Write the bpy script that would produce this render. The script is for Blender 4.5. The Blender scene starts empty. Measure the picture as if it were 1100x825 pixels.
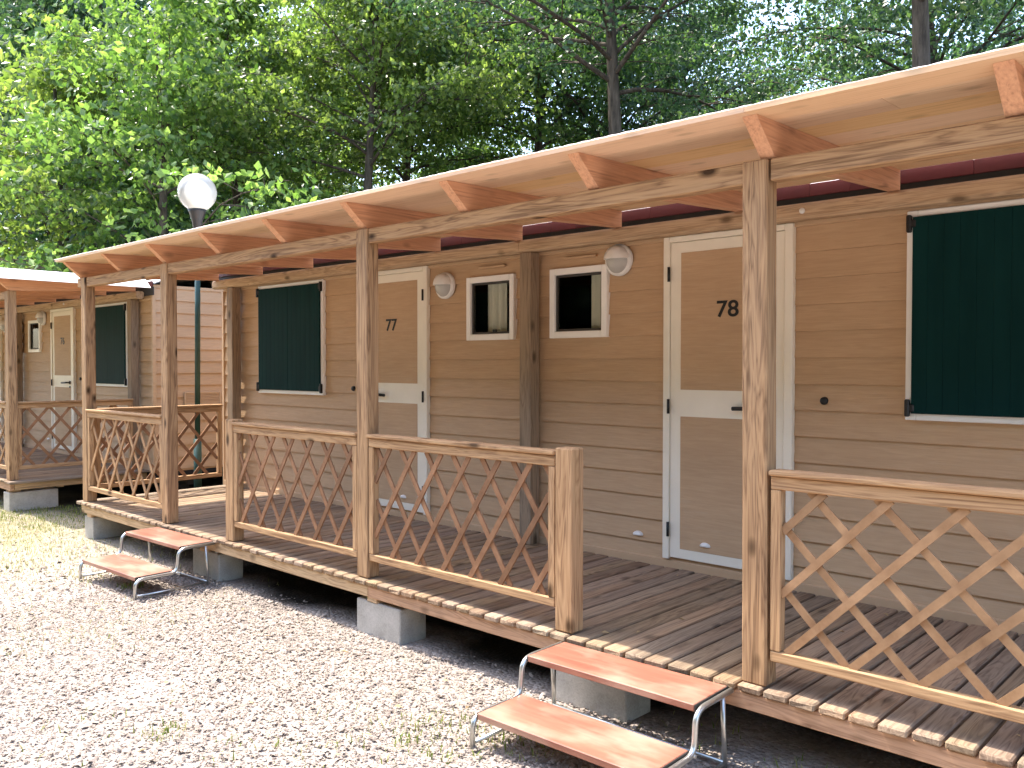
import bpy, bmesh, math, random
import numpy as np
from mathutils import Vector, Matrix

random.seed(7)
RNG = np.random.default_rng(11)
S = bpy.context.scene
COL = S.collection
GZ = -0.33                       # ground height in "deck" coordinates (deck top = 0)
WALL = 1.506                     # facade plane

# ------------------------------------------------------------------ materials
def new_mat(name):
    m = bpy.data.materials.new(name); m.use_nodes = True
    nt = m.node_tree; nt.nodes.clear()
    return m, nt
def N(nt, t, **k):
    n = nt.nodes.new(t)
    for a, v in k.items():
        if a in n.inputs: n.inputs[a].default_value = v
        else: setattr(n, a, v)
    return n
def L(nt, a, b): nt.links.new(a, b)
def ramp(nt, fac, stops):
    r = nt.nodes.new('ShaderNodeValToRGB'); L(nt, fac, r.inputs[0])
    e = r.color_ramp.elements
    while len(e) < len(stops): e.new(0.5)
    for i, (p, c) in enumerate(stops):
        e[i].position = p; e[i].color = (*c, 1) if len(c) == 3 else c
    return r.outputs[0]
def mixc(nt, fac, a, b, mode='MIX'):
    m = nt.nodes.new('ShaderNodeMix'); m.data_type = 'RGBA'; m.blend_type = mode
    for s, v in ((m.inputs[0], fac), (m.inputs[6], a), (m.inputs[7], b)):
        if hasattr(v, 'links'): L(nt, v, s)
        elif isinstance(v, (int, float)): s.default_value = v
        else: s.default_value = (*v, 1)
    return m.outputs[2]
def mathn(nt, op, a, b=0.0, clamp=False):
    m = nt.nodes.new('ShaderNodeMath'); m.operation = op; m.use_clamp = clamp
    for s, v in ((m.inputs[0], a), (m.inputs[1], b)):
        if hasattr(v, 'links'): L(nt, v, s)
        else: s.default_value = v
    return m.outputs[0]
def maprange(nt, v, a, b, c=0.0, d=1.0):
    m = nt.nodes.new('ShaderNodeMapRange'); L(nt, v, m.inputs[0])
    for i, x in enumerate((a, b, c, d)): m.inputs[i + 1].default_value = x
    return m.outputs[0]
def finish(nt, color, rough=0.6, bump=None, bstr=0.3, bdist=0.01, spec=0.3, metal=0.0):
    p = N(nt, 'ShaderNodeBsdfPrincipled'); o = N(nt, 'ShaderNodeOutputMaterial')
    if hasattr(color, 'links'): L(nt, color, p.inputs['Base Color'])
    else: p.inputs['Base Color'].default_value = (*color, 1)
    if hasattr(rough, 'links'): L(nt, rough, p.inputs['Roughness'])
    else: p.inputs['Roughness'].default_value = rough
    p.inputs['Specular IOR Level'].default_value = spec
    p.inputs['Metallic'].default_value = metal
    if bump is not None:
        b = N(nt, 'ShaderNodeBump'); b.inputs['Strength'].default_value = bstr; b.inputs['Distance'].default_value = bdist
        L(nt, bump, b.inputs['Height']); L(nt, b.outputs[0], p.inputs['Normal'])
    L(nt, p.outputs[0], o.inputs[0]); return p
def coords(nt, scale=(1, 1, 1), shuffle=True):
    tc = N(nt, 'ShaderNodeTexCoord')
    v = tc.outputs['Object']
    if shuffle:
        g = N(nt, 'ShaderNodeNewGeometry')
        w = N(nt, 'ShaderNodeTexWhiteNoise', noise_dimensions='1D'); L(nt, g.outputs['Random Per Island'], w.inputs['W'])
        s = N(nt, 'ShaderNodeVectorMath', operation='SCALE'); L(nt, w.outputs['Color'], s.inputs[0]); s.inputs['Scale'].default_value = 37.0
        a = N(nt, 'ShaderNodeVectorMath', operation='ADD'); L(nt, v, a.inputs[0]); L(nt, s.outputs[0], a.inputs[1]); v = a.outputs[0]
    m = N(nt, 'ShaderNodeMapping'); m.inputs['Scale'].default_value = scale
    L(nt, v, m.inputs[0])
    return m.outputs[0]
def island(nt):
    return N(nt, 'ShaderNodeNewGeometry').outputs['Random Per Island']

def wood(name, axis, light, dark, weather=0.25, grey=(0.22, 0.19, 0.15), knots=0.8, rough=0.75, bstr=0.35, vary=0.25, ring=0.35, kd=0.58):
    """Procedural timber: stretched growth rings, knots, grey weathering; the grain runs along `axis`."""
    m, nt = new_mat(name)
    def sc(al, ac): return tuple(al if i == axis else ac for i in range(3))
    v1 = coords(nt, sc(1.1, 16))
    n1 = N(nt, 'ShaderNodeTexNoise', Scale=1.0, Detail=3.0, Distortion=1.2); L(nt, v1, n1.inputs['Vector'])
    v2 = coords(nt, sc(2.5, 95))
    n2 = N(nt, 'ShaderNodeTexNoise', Scale=1.0, Detail=5.0, Distortion=0.3); L(nt, v2, n2.inputs['Vector'])
    rings = mathn(nt, 'FRACT', mathn(nt, 'MULTIPLY', n1.outputs[0], 7.0))
    rings = mathn(nt, 'ABSOLUTE', mathn(nt, 'SUBTRACT', mathn(nt, 'MULTIPLY', rings, 2.0), 1.0))
    g = mathn(nt, 'ADD', mathn(nt, 'MULTIPLY', rings, ring), mathn(nt, 'MULTIPLY', n2.outputs[0], 1 - ring))
    c = ramp(nt, g, [(0.24, tuple(x * 0.8 for x in dark)), (0.44, tuple((a + b) / 2 for a, b in zip(light, dark))), (0.66, light)])
    # piece to piece tone
    w = N(nt, 'ShaderNodeTexWhiteNoise', noise_dimensions='1D'); L(nt, island(nt), w.inputs['W'])
    hv = N(nt, 'ShaderNodeHueSaturation'); L(nt, c, hv.inputs['Color'])
    L(nt, maprange(nt, w.outputs['Value'], 0, 1, 1 - vary, 1 + vary * 0.6), hv.inputs['Value'])
    sp = N(nt, 'ShaderNodeSeparateColor'); L(nt, w.outputs['Color'], sp.inputs[0])
    L(nt, maprange(nt, sp.outputs[1], 0, 1, 0.492, 0.506), hv.inputs['Hue'])
    L(nt, maprange(nt, sp.outputs[2], 0, 1, 0.85, 1.1), hv.inputs['Saturation'])
    c = hv.outputs[0]
    # weathering in streaks
    v3 = coords(nt, sc(1.3, 9))
    n3 = N(nt, 'ShaderNodeTexNoise', Scale=1.0, Detail=6.0, Roughness=0.65); L(nt, v3, n3.inputs['Vector'])
    wf = mathn(nt, 'MULTIPLY', maprange(nt, n3.outputs[0], 0.42, 0.72), weather, True)
    c = mixc(nt, wf, c, grey)
    # knots
    vk = coords(nt, sc(4.6, 9.5))
    vo = N(nt, 'ShaderNodeTexVoronoi', Scale=1.0, Randomness=1.0); L(nt, vk, vo.inputs['Vector'])
    kn = maprange(nt, vo.outputs['Distance'], 0.10, 0.27, 1.0, 0.0)
    sk = N(nt, 'ShaderNodeSeparateColor'); L(nt, vo.outputs['Color'], sk.inputs[0])
    kn = mathn(nt, 'MULTIPLY', kn, mathn(nt, 'GREATER_THAN', sk.outputs[0], kd))
    c = mixc(nt, mathn(nt, 'MULTIPLY', kn, knots, True), c, tuple(x * 0.22 for x in dark))
    # dark resin stains and splits running with the grain
    v5 = coords(nt, sc(1.6, 30))
    n5 = N(nt, 'ShaderNodeTexNoise', Scale=1.0, Detail=4.0, Roughness=0.6); L(nt, v5, n5.inputs['Vector'])
    c = mixc(nt, mathn(nt, 'MULTIPLY', maprange(nt, n5.outputs[0], 0.60, 0.70), knots * 0.5, True), c, tuple(x * 0.5 for x in dark))
    ht = mathn(nt, 'SUBTRACT', g, mathn(nt, 'MULTIPLY', kn, 0.3))
    finish(nt, c, rough, ht, bstr, 0.004, 0.25)
    return m

def plain(name, col, rough=0.5, var=0.08, scale=6.0, spec=0.4, metal=0.0, bstr=0.05):
    m, nt = new_mat(name)
    v = coords(nt, (scale,) * 3)
    n = N(nt, 'ShaderNodeTexNoise', Scale=1.0, Detail=5.0, Roughness=0.6); L(nt, v, n.inputs['Vector'])
    c = ramp(nt, n.outputs[0], [(0.3, tuple(x * (1 - var) for x in col)), (0.7, tuple(min(1, x * (1 + var)) for x in col))])
    finish(nt, c, rough, n.outputs[0], bstr, 0.002, spec, metal)
    return m

M = {}
PINE_L, PINE_D = (0.62, 0.41, 0.215), (0.42, 0.25, 0.115)
for ax, nm in ((0, 'x'), (1, 'y'), (2, 'z')):
    M['pine_' + nm] = wood('pine along ' + nm, ax, PINE_L, PINE_D, 0.30, vary=0.16)
    M['rail_' + nm] = wood('rail pine along ' + nm, ax, (0.47, 0.272, 0.112), (0.27, 0.132, 0.046), 0.15, knots=0.95, vary=0.12)
M['post'] = wood('weathered post pine', 2, (0.43, 0.245, 0.10), (0.20, 0.096, 0.034), 0.25, (0.23, 0.18, 0.13), knots=1.0, vary=0.1)
M['beam'] = wood('weathered beam pine', 0, (0.43, 0.245, 0.098), (0.22, 0.104, 0.036), 0.2, (0.21, 0.155, 0.105), knots=1.0, vary=0.1)
M['deck'] = wood('weathered deck boards', 1, (0.335, 0.235, 0.15), (0.175, 0.11, 0.068), 0.6, (0.275, 0.215, 0.155), knots=0.6, vary=0.3, rough=0.82)
M['fascia_y'] = wood('fascia pine', 0, (0.60, 0.40, 0.20), (0.42, 0.25, 0.11), 0.2, vary=0.05)
M['fascia_o'] = wood('fascia orange pine', 0, (0.52, 0.29, 0.15), (0.36, 0.18, 0.085), 0.25, vary=0.05)
M['rafter'] = wood('orange stained rafter', 1, (0.74, 0.36, 0.165), (0.55, 0.235, 0.10), 0.08, knots=0.5, vary=0.1, ring=0.12)
M['soffit'] = wood('roof boards', 0, (0.80, 0.55, 0.33), (0.73, 0.47, 0.265), 0.04, (0.5, 0.36, 0.24), knots=0.3, vary=0.03, bstr=0.1, ring=0.1)
def slat(name, light, dark):
    m, nt = new_mat(name)
    n = N(nt, 'ShaderNodeTexNoise', Scale=9.0, Detail=6.0, Roughness=0.65); L(nt, coords(nt), n.inputs['Vector'])
    c = ramp(nt, n.outputs[0], [(0.3, dark), (0.7, light)])
    w = N(nt, 'ShaderNodeTexWhiteNoise', noise_dimensions='1D'); L(nt, island(nt), w.inputs['W'])
    hv = N(nt, 'ShaderNodeHueSaturation'); L(nt, c, hv.inputs['Color']); L(nt, maprange(nt, w.outputs['Value'], 0, 1, 0.66, 1.16), hv.inputs['Value'])
    finish(nt, hv.outputs[0], 0.75, n.outputs[0], 0.2, 0.002, 0.2); return m
M['lattice'] = slat('lattice slat reddish', (0.34, 0.185, 0.10), (0.20, 0.10, 0.052))
M['lattice_tan'] = slat('lattice slat tan', (0.46, 0.28, 0.15), (0.27, 0.15, 0.075))
M['wallpost'] = wood('wall post pine', 2, (0.34, 0.235, 0.14), (0.22, 0.145, 0.08), 0.5, (0.17, 0.14, 0.105), vary=0.08)

def tread_mat():
    m, nt = new_mat('red plywood tread')
    v = coords(nt, (2.2, 26, 26)); n = N(nt, 'ShaderNodeTexNoise', Scale=1.0, Detail=5.0, Distortion=0.8); L(nt, v, n.inputs['Vector'])
    v2 = coords(nt, (3.5, 6, 6)); n2 = N(nt, 'ShaderNodeTexNoise', Scale=1.0, Detail=4.0); L(nt, v2, n2.inputs['Vector'])
    c = ramp(nt, n.outputs[0], [(0.3, (0.22, 0.085, 0.055)), (0.7, (0.33, 0.14, 0.09))])
    c = mixc(nt, maprange(nt, n2.outputs[0], 0.48, 0.72, 0, 0.65), c, (0.44, 0.29, 0.21))
    finish(nt, c, maprange(nt, n2.outputs[0], 0.3, 0.7, 0.35, 0.6), n.outputs[0], 0.15, 0.003, 0.4)
    return m
M['tread'] = tread_mat()
M['tread_edge'] = plain('black tread edge', (0.02, 0.02, 0.02), 0.5)
M['galv'] = plain('galvanised tube', (0.55, 0.55, 0.53), 0.32, 0.12, 30, 0.5, 0.9)

def siding_mat(name, a, b):
    m, nt = new_mat(name)
    tc = N(nt, 'ShaderNodeTexCoord')
    mp = N(nt, 'ShaderNodeMapping'); mp.inputs['Scale'].default_value = (5, 5, 85); L(nt, tc.outputs['Object'], mp.inputs[0])
    n = N(nt, 'ShaderNodeTexNoise', Scale=1.0, Detail=6.0, Distortion=0.9, Roughness=0.6); L(nt, mp.outputs[0], n.inputs['Vector'])
    mp2 = N(nt, 'ShaderNodeMapping'); mp2.inputs['Scale'].default_value = (0.6, 0.6, 1.4); L(nt, tc.outputs['Object'], mp2.inputs[0])
    n2 = N(nt, 'ShaderNodeTexNoise', Scale=1.0, Detail=5.0, Roughness=0.6); L(nt, mp2.outputs[0], n2.inputs['Vector'])
    c = ramp(nt, n.outputs[0], [(0.3, a), (0.72, b)])
    hv = N(nt, 'ShaderNodeHueSaturation'); L(nt, c, hv.inputs['Color'])
    L(nt, maprange(nt, n2.outputs[0], 0.3, 0.7, 0.9, 1.08), hv.inputs['Value'])
    # chalky scuffs and splash dirt of their own shape
    mp3 = N(nt, 'ShaderNodeMapping'); mp3.inputs['Scale'].default_value = (4, 4, 26); L(nt, tc.outputs['Object'], mp3.inputs[0])
    n3 = N(nt, 'ShaderNodeTexNoise', Scale=1.0, Detail=8.0, Roughness=0.72); L(nt, mp3.outputs[0], n3.inputs['Vector'])
    sc = mathn(nt, 'MULTIPLY', maprange(nt, n3.outputs[0], 0.54, 0.72), maprange(nt, n2.outputs[0], 0.42, 0.62, 0, 0.42), True)
    cc = mixc(nt, sc, hv.outputs[0], (0.58, 0.46, 0.33))
    finish(nt, cc, 0.6, n.outputs[0], 0.35, 0.003, 0.3)
    return m
M['siding'] = siding_mat('tan lap siding', (0.48, 0.315, 0.182), (0.57, 0.385, 0.23))
M['panel'] = siding_mat('tan door panel', (0.47, 0.31, 0.182), (0.55, 0.375, 0.227))
M['cream'] = plain('cream painted frame', (0.86, 0.80, 0.67), 0.4, 0.03)
M['white'] = plain('white frame', (0.90, 0.88, 0.83), 0.4, 0.02)
M['trim'] = plain('tan trim', (0.53, 0.355, 0.21), 0.5, 0.05)
M['black'] = plain('black iron', (0.012, 0.012, 0.012), 0.45)
M['number'] = plain('black numeral', (0.01, 0.01, 0.01), 0.5)
M['gasket'] = plain('dark gasket', (0.05, 0.045, 0.04), 0.6)
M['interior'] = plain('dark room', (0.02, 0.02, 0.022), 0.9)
M['lampwhite'] = plain('white plastic', (0.78, 0.76, 0.72), 0.35, 0.02)
M['redmetal'] = plain('dark red metal', (0.075, 0.008, 0.010), 0.6, 0.15, 3)
M['rooftop'] = plain('pale roof sheet', (0.72, 0.70, 0.68), 0.5, 0.08)
M['flash'] = plain('pale flashing', (0.80, 0.76, 0.74), 0.5, 0.05)
M['steel_dark'] = plain('dark chassis', (0.03, 0.03, 0.03), 0.7)
M['polegreen'] = plain('dark green paint', (0.02, 0.055, 0.045), 0.4, 0.2)
M['collar'] = plain('black collar', (0.03, 0.027, 0.025), 0.45)

def shutter_mat():
    m, nt = new_mat('dark green shutter')
    v = coords(nt, (14, 14, 2), False); n = N(nt, 'ShaderNodeTexNoise', Scale=1.0, Detail=4.0); L(nt, v, n.inputs['Vector'])
    c = ramp(nt, n.outputs[0], [(0.3, (0.0028, 0.024, 0.0235)), (0.7, (0.004, 0.031, 0.030))])
    finish(nt, c, 0.6, n.outputs[0], 0.03, 0.002, 0.06); return m
M['shutter'] = shutter_mat()

def glass_mat():
    m, nt = new_mat('window glass')
    f = N(nt, 'ShaderNodeFresnel', IOR=1.25); t = N(nt, 'ShaderNodeBsdfTransparent'); t.inputs[0].default_value = (0.85, 0.88, 0.86, 1)
    g = N(nt, 'ShaderNodeBsdfGlossy', Roughness=0.03); x = N(nt, 'ShaderNodeMixShader'); o = N(nt, 'ShaderNodeOutputMaterial')
    L(nt, f.outputs[0], x.inputs[0]); L(nt, t.outputs[0], x.inputs[1]); L(nt, g.outputs[0], x.inputs[2]); L(nt, x.outputs[0], o.inputs[0]); return m
M['glass'] = glass_mat()
M['curtain'] = plain('cream curtain', (0.86, 0.82, 0.68), 0.9, 0.03)

def globe_mat():
    m, nt = new_mat('milky clear globe')
    t = N(nt, 'ShaderNodeBsdfTranslucent'); t.inputs[0].default_value = (0.88, 0.86, 0.80, 1)
    d = N(nt, 'ShaderNodeBsdfDiffuse'); d.inputs[0].default_value = (0.80, 0.79, 0.74, 1)
    tr = N(nt, 'ShaderNodeBsdfTransparent'); g = N(nt, 'ShaderNodeBsdfGlossy', Roughness=0.06)
    x1 = N(nt, 'ShaderNodeMixShader'); x1.inputs[0].default_value = 0.5; L(nt, d.outputs[0], x1.inputs[1]); L(nt, t.outputs[0], x1.inputs[2])
    x2 = N(nt, 'ShaderNodeMixShader'); x2.inputs[0].default_value = 0.32; L(nt, x1.outputs[0], x2.inputs[1]); L(nt, tr.outputs[0], x2.inputs[2])
    f = N(nt, 'ShaderNodeFresnel', IOR=1.5); x3 = N(nt, 'ShaderNodeMixShader'); L(nt, f.outputs[0], x3.inputs[0]); L(nt, x2.outputs[0], x3.inputs[1]); L(nt, g.outputs[0], x3.inputs[2])
    o = N(nt, 'ShaderNodeOutputMaterial'); L(nt, x3.outputs[0], o.inputs[0]); return m
M['globe'] = globe_mat()
M['diffuser'] = plain('frosted diffuser', (0.46, 0.45, 0.42), 0.18, 0.05)
def sheet_mat():
    m, nt = new_mat('white translucent roofing sheet')
    d = N(nt, 'ShaderNodeBsdfDiffuse'); d.inputs[0].default_value = (0.82, 0.80, 0.78, 1)
    t = N(nt, 'ShaderNodeBsdfTranslucent'); t.inputs[0].default_value = (0.80, 0.76, 0.74, 1)
    x = N(nt, 'ShaderNodeMixShader'); x.inputs[0].default_value = 0.5; o = N(nt, 'ShaderNodeOutputMaterial')
    L(nt, d.outputs[0], x.inputs[1]); L(nt, t.outputs[0], x.inputs[2]); L(nt, x.outputs[0], o.inputs[0]); return m
M['sheet'] = sheet_mat()

def concrete():
    m, nt = new_mat('concrete block')
    v = coords(nt, (1, 1, 1)); n = N(nt, 'ShaderNodeTexNoise', Scale=9.0, Detail=6.0); L(nt, v, n.inputs['Vector'])
    n2 = N(nt, 'ShaderNodeTexNoise', Scale=120.0, Detail=3.0); L(nt, v, n2.inputs['Vector'])
    f = mathn(nt, 'ADD', mathn(nt, 'MULTIPLY', n.outputs[0], 0.6), mathn(nt, 'MULTIPLY', n2.outputs[0], 0.4))
    c = ramp(nt, f, [(0.35, (0.33, 0.31, 0.275)), (0.65, (0.50, 0.475, 0.43))])
    finish(nt, c, 0.9, n2.outputs[0], 0.5, 0.004, 0.2); return m
M['concrete'] = concrete()

def ground_mat():
    m, nt = new_mat('gravel ground')
    tc = N(nt, 'ShaderNodeTexCoord'); v = tc.outputs['Object']
    vo = N(nt, 'ShaderNodeTexVoronoi', Scale=48.0); L(nt, v, vo.inputs['Vector'])
    n = N(nt, 'ShaderNodeTexNoise', Scale=0.7, Detail=5.0); L(nt, v, n.inputs['Vector'])
    n2 = N(nt, 'ShaderNodeTexNoise', Scale=6.0, Detail=6.0); L(nt, v, n2.inputs['Vector'])
    sp = N(nt, 'ShaderNodeSeparateColor'); L(nt, vo.outputs['Color'], sp.inputs[0])
    c = ramp(nt, sp.outputs[0], [(0.0, (0.28, 0.235, 0.205)), (0.55, (0.36, 0.31, 0.27)), (1.0, (0.42, 0.37, 0.325))])
    c = mixc(nt, maprange(nt, n2.outputs[0], 0.5, 0.7, 0, 0.5), c, (0.33, 0.27, 0.20))
    # woodland floor behind the cabins, carried near-black under the deck to paint its shade
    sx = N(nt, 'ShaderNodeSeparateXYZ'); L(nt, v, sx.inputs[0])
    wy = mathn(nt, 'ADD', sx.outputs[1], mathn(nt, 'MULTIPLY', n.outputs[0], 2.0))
    soil_shade = ramp(nt, n2.outputs[0], [(0.3, (0.010, 0.008, 0.006)), (0.7, (0.028, 0.022, 0.015))])
    c = mixc(nt, maprange(nt, wy, 1.05, 1.45), c, soil_shade)
    # thin dry turf on the left
    wx = mathn(nt, 'ADD', sx.outputs[0], mathn(nt, 'MULTIPLY', n.outputs[0], 3.0))
    turf = ramp(nt, n2.outputs[0], [(0.3, (0.21, 0.185, 0.09)), (0.7, (0.35, 0.315, 0.19))])
    tf = mathn(nt, 'MULTIPLY', maprange(nt, wx, -3.8, -5.4), maprange(nt, wy, 2.0, 0.6))
    c = mixc(nt, mathn(nt, 'MULTIPLY', tf, 0.75), c, turf)
    h = mathn(nt, 'SUBTRACT', 1.0, vo.outputs['Distance'])
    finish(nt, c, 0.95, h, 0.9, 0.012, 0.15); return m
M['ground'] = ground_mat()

def stone_mat():
    m, nt = new_mat('gravel stones')
    i = island(nt); w = N(nt, 'ShaderNodeTexWhiteNoise', noise_dimensions='1D'); L(nt, i, w.inputs['W'])
    c = ramp(nt, w.outputs['Value'], [(0.0, (0.20, 0.162, 0.138)), (0.2, (0.285, 0.235, 0.20)), (0.6, (0.335, 0.283, 0.245)), (0.85, (0.362, 0.306, 0.26)), (1.0, (0.42, 0.372, 0.325))])
    tc = N(nt, 'ShaderNodeTexCoord'); n = N(nt, 'ShaderNodeTexNoise', Scale=0.9, Detail=5.0, Roughness=0.6); L(nt, tc.outputs['Object'], n.inputs['Vector'])
    c = mixc(nt, maprange(nt, n.outputs[0], 0.48, 0.68, 0, 0.35), c, (0.28, 0.23, 0.18))
    finish(nt, c, 0.9, spec=0.2); return m
M['stone'] = stone_mat()
def blade_mat():
    m, nt = new_mat('grass blades')
    i = island(nt); w = N(nt, 'ShaderNodeTexWhiteNoise', noise_dimensions='1D'); L(nt, i, w.inputs['W'])
    c = ramp(nt, w.outputs['Value'], [(0.0, (0.42, 0.37, 0.20)), (0.5, (0.38, 0.35, 0.16)), (0.75, (0.24, 0.27, 0.075)), (1.0, (0.12, 0.19, 0.035))])
    d = N(nt, 'ShaderNodeBsdfDiffuse'); t = N(nt, 'ShaderNodeBsdfTranslucent'); x = N(nt, 'ShaderNodeMixShader'); x.inputs[0].default_value = 0.35
    o = N(nt, 'ShaderNodeOutputMaterial'); L(nt, c, d.inputs[0]); L(nt, c, t.inputs[0]); L(nt, d.outputs[0], x.inputs[1]); L(nt, t.outputs[0], x.inputs[2]); L(nt, x.outputs[0], o.inputs[0]); return m
M['blade'] = blade_mat()
def green_blade_mat():
    m, nt = new_mat('green weed blades')
    w = N(nt, 'ShaderNodeTexWhiteNoise', noise_dimensions='1D'); L(nt, island(nt), w.inputs['W'])
    c = ramp(nt, w.outputs['Value'], [(0.0, (0.10, 0.16, 0.025)), (0.5, (0.20, 0.25, 0.05)), (1.0, (0.36, 0.35, 0.14))])
    d = N(nt, 'ShaderNodeBsdfDiffuse'); t = N(nt, 'ShaderNodeBsdfTranslucent'); x = N(nt, 'ShaderNodeMixShader'); x.inputs[0].default_value = 0.35
    o = N(nt, 'ShaderNodeOutputMaterial'); L(nt, c, d.inputs[0]); L(nt, c, t.inputs[0]); L(nt, d.outputs[0], x.inputs[1]); L(nt, t.outputs[0], x.inputs[2]); L(nt, x.outputs[0], o.inputs[0]); return m
M['weed'] = green_blade_mat()
def leaf_mat(name, stops, trans):
    m, nt = new_mat(name)
    w = N(nt, 'ShaderNodeTexWhiteNoise', noise_dimensions='1D'); L(nt, island(nt), w.inputs['W'])
    oi = N(nt, 'ShaderNodeObjectInfo')
    c = ramp(nt, w.outputs['Value'], stops)
    hv = N(nt, 'ShaderNodeHueSaturation'); L(nt, c, hv.inputs['Color'])
    L(nt, maprange(nt, oi.outputs['Random'], 0, 1, 0.493, 0.525), hv.inputs['Hue'])
    p = N(nt, 'ShaderNodeBsdfPrincipled'); L(nt, hv.outputs[0], p.inputs['Base Color']); p.inputs['Roughness'].default_value = 0.33; p.inputs['Specular IOR Level'].default_value = 0.55
    t = N(nt, 'ShaderNodeBsdfTranslucent')
    tc = mixc(nt, 1.0, hv.outputs[0], (1.75, 1.85, 0.95), 'MULTIPLY'); L(nt, tc, t.inputs[0])
    x = N(nt, 'ShaderNodeMixShader'); x.inputs[0].default_value = trans; o = N(nt, 'ShaderNodeOutputMaterial')
    L(nt, p.outputs[0], x.inputs[1]); L(nt, t.outputs[0], x.inputs[2]); L(nt, x.outputs[0], o.inputs[0]); return m
M['leaf'] = leaf_mat('broad leaves', [(0.0, (0.065, 0.115, 0.03)), (0.5, (0.125, 0.19, 0.048)), (1.0, (0.24, 0.31, 0.10))], 0.52)
M['leaf_dark'] = leaf_mat('deep green leaves', [(0.0, (0.03, 0.07, 0.036)), (0.5, (0.058, 0.115, 0.052)), (1.0, (0.14, 0.205, 0.09))], 0.45)
def bark_mat():
    m, nt = new_mat('bark')
    v = coords(nt, (14, 14, 2.5), False); n = N(nt, 'ShaderNodeTexNoise', Scale=1.0, Detail=6.0, Roughness=0.65); L(nt, v, n.inputs['Vector'])
    c = ramp(nt, n.outputs[0], [(0.3, (0.035, 0.027, 0.02)), (0.7, (0.14, 0.11, 0.085))])
    finish(nt, c, 0.9, n.outputs[0], 0.8, 0.03, 0.2); return m
M['bark'] = bark_mat()

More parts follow.
